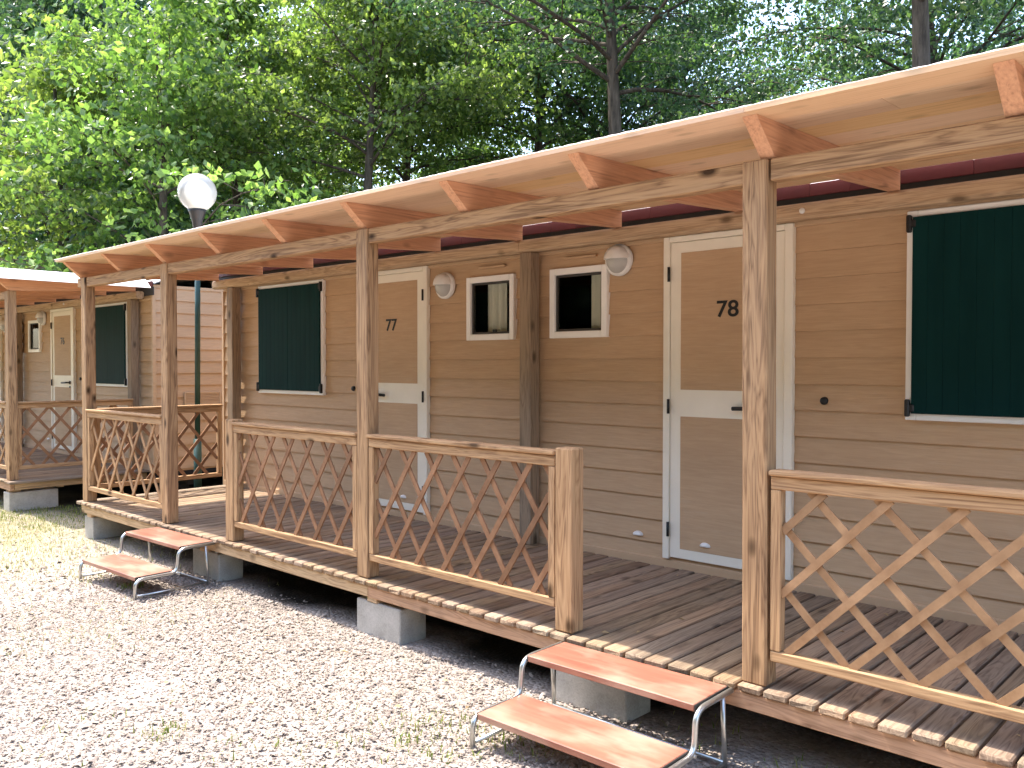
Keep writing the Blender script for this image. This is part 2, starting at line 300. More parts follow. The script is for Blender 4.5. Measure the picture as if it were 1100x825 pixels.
# ------------------------------------------------------------------ mesh builder
class MB:
    def __init__(s): s.v = []; s.f = []; s.sm = []
    def add(s, verts, faces, smooth=False):
        o = len(s.v); s.v += [tuple(p) for p in verts]
        for f in faces: s.f.append(tuple(i + o for i in f)); s.sm.append(smooth)
        return s
    def box(s, x0, x1, y0, y1, z0, z1, b=0.003, rot=None, jit=0.0):
        """Chamfered box; rot = Matrix applied about the box centre."""
        c = Vector(((x0 + x1) / 2, (y0 + y1) / 2, (z0 + z1) / 2)); h = ((x1 - x0) / 2, (y1 - y0) / 2, (z1 - z0) / 2)
        b = min(b, *(k * 0.45 for k in h)); vs = []; idx = {}
        for sx in (-1, 1):
            for sy in (-1, 1):
                for sz in (-1, 1):
                    sg = (sx, sy, sz); j = [1 + (random.uniform(-jit, jit) if jit else 0) for _ in range(3)]
                    for a in range(3):
                        p = [sg[k] * (h[k] if k == a else h[k] - b) * j[k] for k in range(3)]
                        idx[(sg, a)] = len(vs); vs.append(Vector(p))
        if rot is not None: vs = [rot @ p for p in vs]
        vs = [p + c for p in vs]
        F = []
        for a in range(3):
            u, w = [k for k in range(3) if k != a]
            for sa in (-1, 1):
                q = []
                for su, sw in ((-1, -1), (1, -1), (1, 1), (-1, 1)):
                    g = [0] * 3; g[a] = sa; g[u] = su; g[w] = sw; q.append(idx[(tuple(g), a)])
                F.append(q)
        for a in range(3):                       # edges along axis a
            u, w = [k for k in range(3) if k != a]
            for su in (-1, 1):
                for sw in (-1, 1):
                    g0 = [0] * 3; g0[u] = su; g0[w] = sw; g1 = g0[:]; g0[a] = -1; g1[a] = 1
                    g0 = tuple(g0); g1 = tuple(g1)
                    F.append([idx[(g0, u)], idx[(g1, u)], idx[(g1, w)], idx[(g0, w)]])
        for sx in (-1, 1):
            for sy in (-1, 1):
                for sz in (-1, 1):
                    g = (sx, sy, sz); F.append([idx[(g, 0)], idx[(g, 1)], idx[(g, 2)]])
        # fix winding outward
        out = []
        for q in F:
            p0, p1, p2 = vs[q[0]], vs[q[1]], vs[q[2]]
            n = (p1 - p0).cross(p2 - p0); m = sum((vs[i] for i in q), Vector()) / len(q) - c
            out.append(q if n.dot(m) >= 0 else q[::-1])
        return s.add(vs, out)
    def prism(s, poly, axis, a0, a1):
        """poly: list of 2D points in the two other axes (in order), extruded along axis."""
        n = len(poly); vs = []
        for a in (a0, a1):
            for p in poly:
                q = list(p); q.insert(axis, a); vs.append(q)
        F = [list(range(n)), list(range(n, 2 * n))] + [[i, (i + 1) % n, n + (i + 1) % n, n + i] for i in range(n)]
        c = sum((Vector(p) for p in vs), Vector()) / (2 * n); out = []
        for q in F:
            p = [Vector(vs[i]) for i in q]; nn = (p[1] - p[0]).cross(p[2] - p[0]); m = sum(p, Vector()) / len(p) - c
            out.append(q if nn.dot(m) >= 0 else q[::-1])
        return s.add(vs, out)
    def tube(s, pts, r, n=10, caps=True):
        pts = [Vector(p) for p in pts]; rs = r if hasattr(r, '__len__') else [r] * len(pts)
        t = (pts[1] - pts[0]).normalized(); ref = Vector((0, 0, 1)) if abs(t.z) < 0.9 else Vector((1, 0, 0))
        u = t.cross(ref).normalized(); vs = []
        for i, p in enumerate(pts):
            if i == 0: d = pts[1] - p
            elif i == len(pts) - 1: d = p - pts[i - 1]
            else: d = (pts[i + 1] - p).normalized() + (p - pts[i - 1]).normalized()
            d.normalize(); u = (u - d * u.dot(d)).normalized(); w = d.cross(u)
            for k in range(n):
                a = 2 * math.pi * k / n; vs.append(p + (u * math.cos(a) + w * math.sin(a)) * rs[i])
        F = []
        for i in range(len(pts) - 1):
            for k in range(n): F.append([i * n + k, i * n + (k + 1) % n, (i + 1) * n + (k + 1) % n, (i + 1) * n + k])
        s.add(vs, F, True)
        if caps:
            o = len(s.v) - len(vs); e = (len(pts) - 1) * n + o
            s.f.append(tuple(o + k for k in range(n))[::-1]); s.sm.append(False)
            s.f.append(tuple(e + k for k in range(n))); s.sm.append(False)
        return s
    def lathe(s, prof, c, axis='z', n=24):
        """prof: (radius, height) list around an axis through c."""
        vs = []
        for r, h in prof:
            for k in range(n):
                a = 2 * math.pi * k / n; x, y = r * math.cos(a), r * math.sin(a)
                vs.append((c[0] + x, c[1] + y, c[2] + h) if axis == 'z' else (c[0] + x, c[1] - h, c[2] + y))
        F = [[i * n + k, i * n + (k + 1) % n, (i + 1) * n + (k + 1) % n, (i + 1) * n + k] for i in range(len(prof) - 1) for k in range(n)]
        return s.add(vs, F, True)
    def mesh(s, name, mat, origin=(0, 0, 0)):
        me = bpy.data.meshes.new(name); ox, oy, oz = origin
        me.from_pydata([(x - ox, y - oy, z - oz) for x, y, z in s.v], [], s.f); me.update()
        me.polygons.foreach_set('use_smooth', s.sm); me.materials.append(mat); return me
    def build(s, name, mat, parent=None):
        o = bpy.data.objects.new(name, s.mesh(name, mat, ORG)); COL.objects.link(o); o.parent = parent; return o
ORG = (0, 0, 0)

def tag(o, label=None, cat=None, group=None, kind=None):
    for k, v in (('label', label), ('category', cat), ('group', group), ('kind', kind)):
        if v: o[k] = v
    return o
def thing(name, at, label, cat, group=None):
    """An Empty at the thing's base (deck coordinates); following MB.build calls are local to it."""
    global ORG
    o = bpy.data.objects.new(name, None); COL.objects.link(o); o.empty_display_size = 0.2
    ORG = at; o.location = (at[0], at[1], at[2] - GZ); return tag(o, label, cat, group)
def copy_tree(o, parent=None):
    c = o.copy(); COL.objects.link(c); c.parent = parent
    for ch in [k for k in bpy.data.objects if k.parent == o]: copy_tree(ch, c)
    return c
def np_mesh(name, V, F, mat, smooth=False):
    """V (n,3), F (m,k) arrays -> mesh quickly."""
    me = bpy.data.meshes.new(name); V = np.ascontiguousarray(V, np.float32); F = np.ascontiguousarray(F, np.int32); m, k = F.shape
    me.vertices.add(len(V)); me.vertices.foreach_set('co', V.ravel())
    me.loops.add(m * k); me.loops.foreach_set('vertex_index', F.ravel())
    me.polygons.add(m); me.polygons.foreach_set('loop_start', np.arange(0, m * k, k, dtype=np.int32)); me.polygons.foreach_set('loop_total', np.full(m, k, np.int32))
    me.polygons.foreach_set('use_smooth', np.full(m, smooth, bool))
    me.update(calc_edges=True); me.materials.append(mat); return me

# ------------------------------------------------------------------ porch
PL, PR = -6.696, 1.84            # outer ends of the porch posts
PW, PD = 0.105, 0.09             # post section
AX = -2.4675                     # mirror axis between the two units
POSTS = (-6.696, -5.082, -2.52, 0.0, 1.735)
LOWP = (-4.075, -0.971)
RAFT = [0.12 - 0.856 * k for k in range(-2, 9)]
def under(y): return 2.207 + 0.026 * (y + 0.1)      # underside of the roof boards

def lattice(a0, a1, z0, z1, fixed, axis, pitch, ang, mat, parent, phase=0.0):
    """Two layers of thin diagonal slats filling the rectangle a0..a1 x z0..z1; axis 0 = in XZ, 1 = in YZ."""
    mb = MB(); wd, th = 0.030, 0.009
    t = math.tan(ang); H = z1 - z0
    for layer, sg in ((0, 1), (1, -1)):
        lo = a0 - H / t - pitch; k = 0; a = lo + phase + (pitch * 0.35 if sg < 0 else 0)
        while a < a1 + H / t + pitch:
            # line z = z0 + sg*t*(p - a)  (sg<0: starts from the top)
            pts = []
            p_in, p_out = (a, a + H / t)
            s0, s1 = max(p_in, a0), min(p_out, a1)
            if s1 - s0 > 0.025:
                zz = [(z0 + t * (q - a)) if sg > 0 else (z1 - t * (q - a)) for q in (s0, s1)]
                d = Vector((s1 - s0, zz[1] - zz[0])); ln = d.length; d /= ln; nrm = Vector((-d.y, d.x)) * wd / 2
                A = Vector((s0, zz[0])); B = Vector((s1, zz[1]))
                j = random.uniform(-0.004, 0.004)
                poly = [A - nrm, B - nrm, B + nrm, A + nrm]
                f0 = fixed + layer * (th + 0.001); 
                vs = []
                for f in (f0, f0 + th):
                    for q in poly: vs.append((q.x + j, f, q.y) if axis == 0 else (f, q.x + j, q.y))
                F = [(0, 1, 2, 3), (7, 6, 5, 4), (0, 4, 5, 1), (1, 5, 6, 2), (2, 6, 7, 3), (3, 7, 4, 0)]
                if axis == 1: F = [f[::-1] for f in F]
                mb.add(vs, F)
            a += pitch; k += 1
    return mb.build('lattice', mat, parent)

def railing(a0, a1, axis, root, pitch, ang, mat, phase=0.0, off=0.0):
    """A framed lattice panel from a0 to a1 along X (front) or Y (ends; off = its X)."""
    r = 'rail_x' if axis == 0 else 'rail_y'
    def bx(p0, p1, q0, q1, z0, z1, b=0.004):
        m = MB()
        return m.box(p0, p1, q0, q1, z0, z1, b) if axis == 0 else m.box(off + q0, off + q1, p0, p1, z0, z1, b)
    g = 0.006
    top = bx(a0 + g, a1 - g, 0.004, 0.05, 0.782, 0.834).build('railing', M[r], root)       # top rail carries the rest
    cb = bx(a0 - 0.0 + g * 0.5, a1 - g * 0.5, -0.012, 0.07, 0.836, 0.857, 0.005)
    cb.build('handrail', M[r], top)
    bx(a0 + g, a1 - g, 0.006, 0.048, 0.108, 0.150).build('bottom_rail', M[r], top)
    for s in (a0 + g, a1 - g - 0.042):
        m = MB(); 
        (m.box(s, s + 0.042, 0.005, 0.049, 0.152, 0.780, 0.003) if axis == 0 else m.box(off + 0.005, off + 0.049, s, s + 0.042, 0.152, 0.780, 0.003))
        m.build('stile', M['rail_z'], top)
    lattice(a0 + g + 0.040, a1 - g - 0.040, 0.148, 0.784, (0.016 if axis == 0 else off + 0.016), axis, pitch, ang, mat, top, phase)
    return top

def make_porch():
    root = thing('porch', ((PL + PR) / 2, 0.7, GZ), 'long timber porch with lattice railings in front of doors 77 and 78', 'porch')
    # deck boards
    mb = MB(); x = PL - 0.055; k = 0
    while x < PR + 0.04:
        w = 0.0965 + random.uniform(-0.002, 0.002); g = 0.0125
        e = -0.034 + random.uniform(-0.007, 0.007); dz = random.uniform(-0.002, 0.0015)
        mb.box(x, x + w, e, 1.499, -0.029 + dz, dz, 0.006, jit=0.004)
        x += w + g; k += 1
    mb.build('deck', M['deck'], root)
    a, b = PL - 0.05, PR + 0.05
    MB().box(a + 0.05, -2.402, -0.012, 0.030, -0.101, -0.033, 0.004).build('fascia', M['fascia_y'], root)
    MB().box(-2.397, b, -0.012, 0.030, -0.103, -0.033, 0.004).build('fascia', M['fascia_o'], root)
    for xe in (a + 0.002, b - 0.046): MB().box(xe, xe + 0.044, 0.034, 1.49, -0.101, -0.033, 0.004).build('fascia', M['pine_y'], root)
    jm = MB()
    for yj in (0.5, 0.98, 1.44): jm.box(a + 0.06, b - 0.06, yj, yj + 0.06, -0.12, -0.033, 0.003)
    jm.build('joist', M['pine_x'], root)
    for xs in (-6.6, -2.42, -0.85, 1.72, -4.46): MB().box(xs, xs + 0.09, 0.0, 0.12, -0.131, -0.105, 0.002).build('shim', M['pine_x'], root)
    # front posts, each with the beam housed between
    for i, px in enumerate(POSTS):
        lean = (0.0, 0.0, 0.0, -0.006, 0.0)[i]
        m = MB(); m.box(px, px + PW, 0.0, PD, 0.002, 2.066, 0.006)
        m.v = [(vx + (1.03 - vz) * -lean, vy, vz) for vx, vy, vz in m.v]
        m.build('post', M['post'], root)
    for a0, a1 in zip(POSTS[:-1], POSTS[1:]):
        MB().box(a0 + PW + 0.003, a1 - 0.003, 0.010, PD - 0.016, 1.978, 2.064, 0.005).build('beam', M['beam'], root)
    MB().box(PL - 0.10, PL - 0.003, 0.010, PD - 0.016, 1.978, 2.064, 0.005).build('beam', M['beam'], root)
    for lx in LOWP: MB().box(lx, lx + PW, 0.0, PD, 0.002, 0.872, 0.006).build('low_post', M['rail_z'], root)
    # posts and beam against the wall
    for px in (-6.53, -2.458, PR - PW - 0.1): MB().box(px, px + PW, 1.37, 1.467, 0.002, 2.052, 0.005).build('wall_post', M['wallpost'], root)
    wb = MB()
    prof = []
    for q in range(12):
        an = 2 * math.pi * q / 12; cx, cy = math.cos(an), math.sin(an)
        prof.append((1.416 + 0.047 * max(-1, min(1, cx * 1.25)), 2.099 + 0.044 * max(-1, min(1, cy * 1.25))))
    cuts = (PL - 0.14, AX, PR + 0.06)
    for a0, a1 in zip(cuts[:-1], cuts[1:]):
        w_ = MB(); w_.prism(prof, 0, a0 + 0.002, a1 - 0.002); w_.build('wall_beam', M['pine_x'], root)
    sc = MB(); sc.lathe([(0.0, 0.012), (0.013, 0.012), (0.016, 0.004), (0.016, 0.0)], (-0.382, 1.370, 2.098), 'y', 14); sc.build('fixing_disc', M['lampwhite'], root)
    # rafters with their sloping cut tips
    for rx in RAFT:
        t = lambda y: under(y) - 0.001
        y1 = 1.392
        poly = [(-0.122, t(-0.122)), (-0.112, t(-0.122) - 0.014), (0.030, t(0.03) - 0.140), (y1, 2.145), (y1, t(y1))]
        MB().prism(poly, 0, rx - 0.060, rx).build('rafter', M['rafter'], root)
    # roof boards along the porch, three-board wide courses with fine joints
    x0, x1 = PL - 0.125, PR + 0.125
    rb = MB(); y = -0.178
    while y < 1.40:
        w = min(0.196, 1.406 - y)
        cutx = [x0]; q = x0 + random.uniform(1.5, 3.5)
        while q < x1 - 1: cutx.append(q); q += random.uniform(2.8, 4.0)
        cutx.append(x1)
        for a0, a1 in zip(cutx[:-1], cutx[1:]):
            ya, yb = y, y + w - 0.0012
            za, zb = under(ya), under(yb)
            if y > 1.22: yb += random.uniform(-0.012, 0.012)
            rb.add([(a0 + .001, ya, za), (a1 - .001, ya, za), (a1 - .001, yb, zb), (a0 + .001, yb, zb), (a0 + .001, ya, za + .02), (a1 - .001, ya, za + .02), (a1 - .001, yb, zb + .02), (a0 + .001, yb, zb + .02)],
                   [(3, 2, 1, 0), (4, 5, 6, 7), (0, 1, 5, 4), (1, 2, 6, 5), (2, 3, 7, 6), (3, 0, 4, 7)])
        y += w
    roof = rb.build('roof', M['soffit'], root)
    # corrugated sheet on top
    sm = MB(); xs = np.arange(x0 - 0.015, x1 + 0.015, 0.019); ya, yb = -0.183, 1.50
    vs = []
    for i, xx in enumerate(xs):
        hz = 0.0222 + 0.0012 * math.sin(i * math.pi / 2)
        wob = 0.006 * math.sin(xx * 2.1) + 0.004 * math.sin(xx * 5.3)
        vs += [(xx, ya + wob * .5, under(ya) + hz), (xx, yb + wob, under(yb) + hz + 0.004)]
    sm.add(vs, [(2 * i, 2 * i + 2, 2 * i + 3, 2 * i + 1) for i in range(len(xs) - 1)], True)
    so = sm.build('roof_sheet', M['sheet'], roof)
    ef = MB(); xa = x1 + 0.002
    ef.prism([(xa - 0.03, 2.292), (xa + 0.10, 2.285), (xa + 0.26, 2.165), (xa + 0.255, 2.160), (xa + 0.095, 2.279), (xa - 0.03, 2.287)], 1, -0.19, 1.40)
    ef.build('end_flashing', M['flash'], roof)
    # railings
    st = math.radians(56)
    railing(POSTS[0] + PW, POSTS[1], 0, root, 0.245, st, M['lattice_tan'], 0.08)
    railing(LOWP[0] + PW, POSTS[2], 0, root, 0.222, st, M['lattice'], 0.03)
    railing(POSTS[2] + PW, LOWP[1], 0, root, 0.218, st, M['lattice'], 0.14)
    railing(POSTS[3] + PW + 0.012, POSTS[4], 0, root, 0.247, math.radians(45), M['lattice_tan'], 0.165)
    railing(PD, 1.365, 1, root, 0.235, math.radians(50), M['lattice'], 0.05, PL + 0.02)
    railing(PD, 1.365, 1, root, 0.235, math.radians(50), M['lattice'], 0.05, PR - 0.085)
    return root

# ------------------------------------------------------------------ cabin
SP = 0.146
def siding(x0, x1, z0, z1, y, holes, parent, name='wall', mat='siding'):
    mb = MB(); z = z0; phase = z0
    rows = []
    zz = 1.745 - SP * math.ceil((1.745 - z0) / SP)
    while zz < z1:
        rows.append((max(zz, z0), min(zz + SP, z1), zz)); zz += SP
    lip, bk = 0.017, 0.0
    for za, zb, zr in rows:
        if zb - za < 0.004: continue
        br = sorted({za, zb} | {h for hx0, hx1, h0, h1 in holes for h in (h0, h1) if za < h < zb})
        for a, b in zip(br[:-1], br[1:]):
            iv = [(x0, x1)]
            for hx0, hx1, h0, h1 in holes:
                if h0 < (a + b) / 2 < h1:
                    nv = []
                    for p, q in iv:
                        if hx0 > p and hx1 < q: nv += [(p, hx0), (hx1, q)]
                        else: nv.append((p, q))
                    iv = nv
            def yy(zv):
                f = (zv - zr) / SP
                return y - lip * (1 - f)
            for p, q in iv:
                o = [(p, yy(a), a), (q, yy(a), a), (q, yy(b), b), (p, yy(b), b)]
                mb.add(o, [(0, 1, 2, 3)])
                if abs(a - zr) < 1e-6:            # underside of the lap with a rounded nose
                    mb.add([(p, y, a - 0.001), (q, y, a - 0.001), (q, yy(a), a), (p, yy(a), a)], [(0, 1, 2, 3)])
    return mb.build(name, M[mat], parent)

def numeral(txt, x, z, h, width, y, parent):
    cu = bpy.data.curves.new('number', 'FONT'); cu.body = txt; cu.size = 1; cu.extrude = 0.012; cu.offset = 0.014
    to = bpy.data.objects.new('number', cu); COL.objects.link(to); bpy.context.view_layer.update()
    dg = bpy.context.evaluated_depsgraph_get(); me = bpy.data.meshes.new_from_object(to.evaluated_get(dg))
    bpy.data.objects.remove(to); bpy.data.curves.remove(cu)
    co = np.array([v.co[:] for v in me.vertices]); mn, mx = co.min(0), co.max(0)
    out = np.empty_like(co)
    out[:, 0] = x + (co[:, 0] - mn[0]) / (mx[0] - mn[0]) * width - ORG[0]
    out[:, 2] = z + (co[:, 1] - mn[1]) / (mx[1] - mn[1]) * h - ORG[2]
    out[:, 1] = y - 0.003 * (co[:, 2] > 0) - ORG[1]
    me.vertices.foreach_set('co', out.astype(np.float32).ravel()); me.update(); me.materials.clear(); me.materials.append(M['number'])
    o = bpy.data.objects.new('number', me); COL.objects.link(o); o.parent = parent; return o

def ring(mb, x0, x1, z0, z1, w, y0, y1, b=0.003):
    mb.box(x0, x0 + w, y0, y1, z0, z1, b); mb.box(x1 - w, x1, y0, y1, z0, z1, b)
    mb.box(x0 + w + .0005, x1 - w - .0005, y0, y1, z1 - w, z1, b); mb.box(x0 + w + .0005, x1 - w - .0005, y0, y1, z0, z0 + w, b)
    return mb

def make_cabin(right_number, left_number, label):
    x0, x1, yb = -6.84, 1.92, 4.6
    root = thing('mobile_home', ((x0 + x1) / 2, 3.0, GZ), label, 'mobile home')
    Y = WALL; FR = Y - 0.018         # lap noses stand 17 mm proud
    zt = 2.22
    w1 = (-3.095, -2.60, 1.45, 1.928); w2 = (-2.26, -1.765, 1.45, 1.93)
    holes = [(w[0] + .03, w[1] - .03, w[2] + .03, w[3] - .03) for w in (w1, w2)]
    wl = siding(x0 + 0.03, x1 - 0.03, -0.03, zt, Y, holes, root)
    MB().box(x0 + .03, x1 - .03, Y - 0.028, Y + 0.01, 2.035, 2.062, 0.004).build('top_trim', M['trim'], root)
    MB().box(x0 + .03, x1 - .03, Y - 0.028, Y + 0.01, -0.02, 0.045, 0.004).build('base_trim', M['trim'], root)
    # inner shell behind the siding (four walls, floor), and corner posts
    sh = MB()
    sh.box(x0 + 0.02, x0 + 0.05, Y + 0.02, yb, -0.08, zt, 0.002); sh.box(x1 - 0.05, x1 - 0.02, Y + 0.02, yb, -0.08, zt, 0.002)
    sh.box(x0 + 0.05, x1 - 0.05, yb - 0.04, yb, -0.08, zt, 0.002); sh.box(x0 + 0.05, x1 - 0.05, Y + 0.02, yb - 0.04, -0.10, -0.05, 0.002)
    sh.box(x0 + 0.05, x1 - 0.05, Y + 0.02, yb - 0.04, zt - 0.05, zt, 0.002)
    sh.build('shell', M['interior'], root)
    for xe in (x0, x1 - 0.035): MB().box(xe, xe + 0.035, Y - 0.026, Y + 0.020, -0.03, zt, 0.004).build('corner_trim', M['trim'], root)
    # end walls: siding turned a quarter
    for xe, sg in ((x0, -1), (x1, 1)):
        mb = MB(); zz = 1.745 - SP * math.ceil((1.745 + 0.03) / SP)
        while zz < zt:
            za, zb = max(zz, -0.03), min(zz + SP, zt)
            ft = lambda z_: xe + sg * (0.017 * (1 - (z_ - zz) / SP) - 0.020)
            vs = [(ft(za), Y + 0.021, za), (ft(za), yb, za), (ft(zb), yb, zb), (ft(zb), Y + 0.021, zb), (xe - sg * 0.020, Y + 0.021, za - .001), (xe - sg * 0.020, yb, za - .001)]
            F = [(0, 1, 2, 3), (4, 5, 1, 0)]
            mb.add(vs, F if sg > 0 else [f[::-1] for f in F]); zz += SP
        mb.build('end_wall', M['siding'], root)
        v = MB(); yv = 1.86
        ring(v, 0, 0.48, 0.77, 0.93, 0.02, 0, 0.02, 0.003)
        for k in range(6): v.box(0.021, 0.459, 0.006, 0.012, 0.795 + k * 0.02, 0.808 + k * 0.02, 0.002)
        v.v = [((xe + (0.013 if sg > 0 else -0.013) - sg * 0.008 + sg * (0.02 - b)), yv + a, c) for a, b, c in v.v]
        if sg > 0: pass
        v.build('vent_grille', M['trim'], root)
    # chassis and underside
    ch = MB()
    for yc in (2.0, 3.9): ch.box(x0 + .2, x1 - .2, yc, yc + 0.08, -0.24, -0.101, 0.003)
    for xc in (-6.2, -3.9, -1.0, 1.2):
        for yc in (1.98, 3.88): ch.box(xc, xc + 0.2, yc, yc + 0.2, GZ, -0.241, 0.004)
    ch.build('chassis', M['steel_dark'], root)
    # roof: red edge on the facade and pale sheets
    rf = MB(); r0, r1 = x0 - 0.05, x1 + 0.05
    rf.prism([(Y - 0.030, 2.232), (Y + 0.12, 2.30), (yb * .5 + .8, 2.50), (yb + 0.12, 2.30), (yb + 0.12, 2.275), (yb * .5 + .8, 2.475), (Y + 0.12, 2.275), (Y - 0.030, 2.222)], 0, r0, r1)
    ro = rf.build('roof', M['rooftop'], root)
    fa = MB(); q = r0; rr_ = random.Random(21)
    while q < r1 - 0.01:
        e = min(q + rr_.choice((0.22, 0.3, 0.45, 0.6)), r1); low = rr_.random() < 0.3
        fa.box(q, e - 0.0005, Y - 0.048, Y - 0.037, 2.188, (2.256 if low else 2.264) + 0.002 * rr_.random(), 0.002); q = e
    fa.build('red_edge', M['redmetal'], ro)
    shade_strip = MB(); shade_strip.box(r0, r1, Y - 0.036, Y - 0.024, 2.09, 2.19, 0.002); shade_strip.build('soffit', M['steel_dark'], ro)  # black strip over the siding top, standing in for shade below the red edge
    fl = MB(); fl.prism([(Y - 0.036, 2.240), (Y + 0.02, 2.2425), (Y + 0.10, 2.300), (Y + 0.10, 2.296), (Y + 0.02, 2.2385), (Y - 0.036, 2.236)], 0, r0, r1); fl.build('flashing', M['flash'], ro)
    # doors
    def door(fx0, fx1, num, hinge_left):
        z0, z1 = 0.055, 2.056
        leaf = MB().box(fx0 + 0.047, fx1 - 0.052, FR - 0.018, FR + 0.012, z0 + 0.012, z1 - 0.038, 0.003).build('door', M['cream'], root)
        fm = MB()
        fm.box(fx0, fx0 + 0.044, FR - 0.030, FR + 0.012, z0, z1, 0.004); fm.box(fx1 - 0.049, fx1, FR - 0.030, FR + 0.012, z0, z1, 0.004)
        fm.box(fx0 + .0445, fx1 - .0495, FR - 0.030, FR + 0.012, z1 - 0.035, z1, 0.004)
        fm.build('frame', M['cream'], leaf)
        px0, px1 = fx0 + 0.122, fx1 - 0.125
        MB().box(px0, px1, FR - 0.0205, FR - 0.012, 1.113, 1.952, 0.001).build('panel', M['panel'], leaf)
        MB().box(px0, px1, FR - 0.0205, FR - 0.012, 0.128, 0.948, 0.001).build('panel', M['panel'], leaf)
        hx = fx0 + 0.033 if hinge_left else fx1 - 0.052
        for hz in (1.825, 1.008, 0.243):
            MB().tube([(hx + 0.01, FR - 0.034, hz - 0.045), (hx + 0.01, FR - 0.034, hz + 0.045)], 0.009, 8).build('hinge', M['black'], leaf)
        kx = (fx1 - 0.150) if hinge_left else (fx0 + 0.150); dr = -1 if hinge_left else 1
        hd = MB(); hd.lathe([(0.0, 0.012), (0.022, 0.012), (0.024, 0.006), (0.024, -0.004)], (kx, FR - 0.018, 1.015), 'y', 16)
        hd.tube([(kx, FR - 0.02, 1.015), (kx, FR - 0.055, 1.015), (kx + dr * 0.02, FR - 0.062, 1.015), (kx + dr * 0.20, FR - 0.062, 1.010)], [0.010, 0.010, 0.012, 0.012], 8)
        hd.lathe([(0.0, 0.010), (0.013, 0.010), (0.014, 0.0)], (kx, FR - 0.018, 0.955), 'y', 12)
        hd.build('handle', M['black'], leaf)
        vx = (fx0 + 0.30) if hinge_left else (fx1 - 0.30)
        vt = MB(); vt.lathe([(0.0, 0.016), (0.022, 0.014), (0.034, 0.006), (0.036, 0.0)], (vx, FR - 0.0205, 0.17), 'y', 16)
        vt.v = [(a, b, 0.17 + max(-0.005, (c - 0.17) * 0.6)) for a, b, c in vt.v]; vt.build('vent', M['lampwhite'], leaf)
        nw = 0.142
        nx = fx0 + 0.371 if hinge_left else fx1 - 0.52
        numeral(num, nx, 1.548, 0.099, nw, FR - 0.0208, leaf)
    door(-1.322, -0.475, right_number, True); door(-4.392, -3.545, left_number, False)
    # windows with glass, curtain and dark room behind
    for (a, b, c, d), kind in ((w1, 0), (w2, 1)):
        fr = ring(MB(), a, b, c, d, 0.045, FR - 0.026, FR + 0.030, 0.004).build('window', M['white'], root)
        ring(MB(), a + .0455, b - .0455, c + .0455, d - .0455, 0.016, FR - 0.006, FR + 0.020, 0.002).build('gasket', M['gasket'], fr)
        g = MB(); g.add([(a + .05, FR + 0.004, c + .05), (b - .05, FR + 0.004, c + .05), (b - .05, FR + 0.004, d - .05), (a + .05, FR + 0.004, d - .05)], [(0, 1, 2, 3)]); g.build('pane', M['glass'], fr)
        cm = MB(); n = 40
        lo, hi = (a + 0.04, b - 0.16) if kind == 0 else (b - 0.20, b - 0.08)
        vs = []
        for i in range(n + 1):
            xx = lo + (hi - lo) * i / n; yy = Y + 0.055 + 0.012 * math.sin(i * 0.9) + 0.006 * math.sin(i * 2.3)
            if kind == 0: yy += 0.13 * (1 - math.sin(math.pi * min(1.0, i / n * 0.62 + 0.05)))
            vs += [(xx, yy, c + 0.02), (xx, yy, d - 0.0)]
        cm.add(vs, [(2 * i, 2 * i + 2, 2 * i + 3, 2 * i + 1) for i in range(n)], True); cm.build('curtain', M['curtain'], fr)
        if kind == 0: MB().box((a + b) / 2 - 0.02 + .04, (a + b) / 2 + 0.02 + .04, FR - 0.012, FR - 0.001, c + 0.055, c + 0.078, 0.003).build('catch', M['black'], fr)
        MB().box(a + 0.12, b - 0.10, Y - 0.033, Y - 0.014, d + 0.058, d + 0.074, 0.002).build('drip_strip', M['trim'], fr)
    # shuttered windows
    for a, b in ((-6.09, -4.975), (0.13, 1.245)):
        c, d = 0.985, 2.045
        fr = ring(MB(), a, b, c, d, 0.052, FR - 0.024, FR + 0.012, 0.004).build('window', M['white'], root)
        for h0, h1 in ((a + 0.034, (a + b) / 2 - 0.002), ((a + b) / 2 + 0.002, b - 0.034)):
            s = MB(); nb = 7; wd = (h1 - h0) / nb
            for k in range(nb): s.box(h0 + k * wd + 0.0002, h0 + (k + 1) * wd - 0.0002, FR - 0.042, FR - 0.0245, c + 0.034, d - 0.034, 0.0014)
            s.build('shutter', M['shutter'], fr)
        for xa in (a + 0.004, b - 0.050):
            for za in (c + 0.03, d - 0.098):
                hb = MB(); hb.box(xa, xa + 0.046, FR - 0.047, FR - 0.0245, za + 0.012, za + 0.052, 0.006); hb.box(xa + (0.0 if xa < (a + b) / 2 else 0.023), xa + (0.023 if xa < (a + b) / 2 else 0.046), FR - 0.052, FR - 0.0243, za - 0.012, za + 0.076, 0.008)
                hb.build('hinge', M['black'], fr)
    # bulkhead lights
    for cx, cz in ((-3.345, 1.885), (-1.675, 1.948)):
        R = 0.104
        lb = MB().lathe([(0.0, 0.03), (R * 0.86, 0.03), (R, 0.022), (R, 0.0)], (cx, FR, cz), 'y', 32).build('wall_lamp', M['lampwhite'], root)
        gl = MB().lathe([(0.0, 0.082), (R * .35, 0.078), (R * .62, 0.062), (R * .78, 0.030)], (cx, FR, cz - 0.006), 'y', 28); gl.build('diffuser', M['diffuser'], lb)
        hd = MB(); n = 20; vs = []
        for i in range(n + 1):
            an = math.pi * i / n
            for rr, hh in ((R * .86, 0.028), (R * .80, 0.066), (R * .50, 0.094), (R * 0.02, 0.098)): vs.append((cx + rr * math.cos(an), FR - hh, cz + 0.004 + rr * math.sin(an)))
        hd.add(vs, [(4 * i + k, 4 * i + k + 1, 4 * i + 5 + k, 4 * i + 4 + k) for i in range(n) for k in range(3)], True)
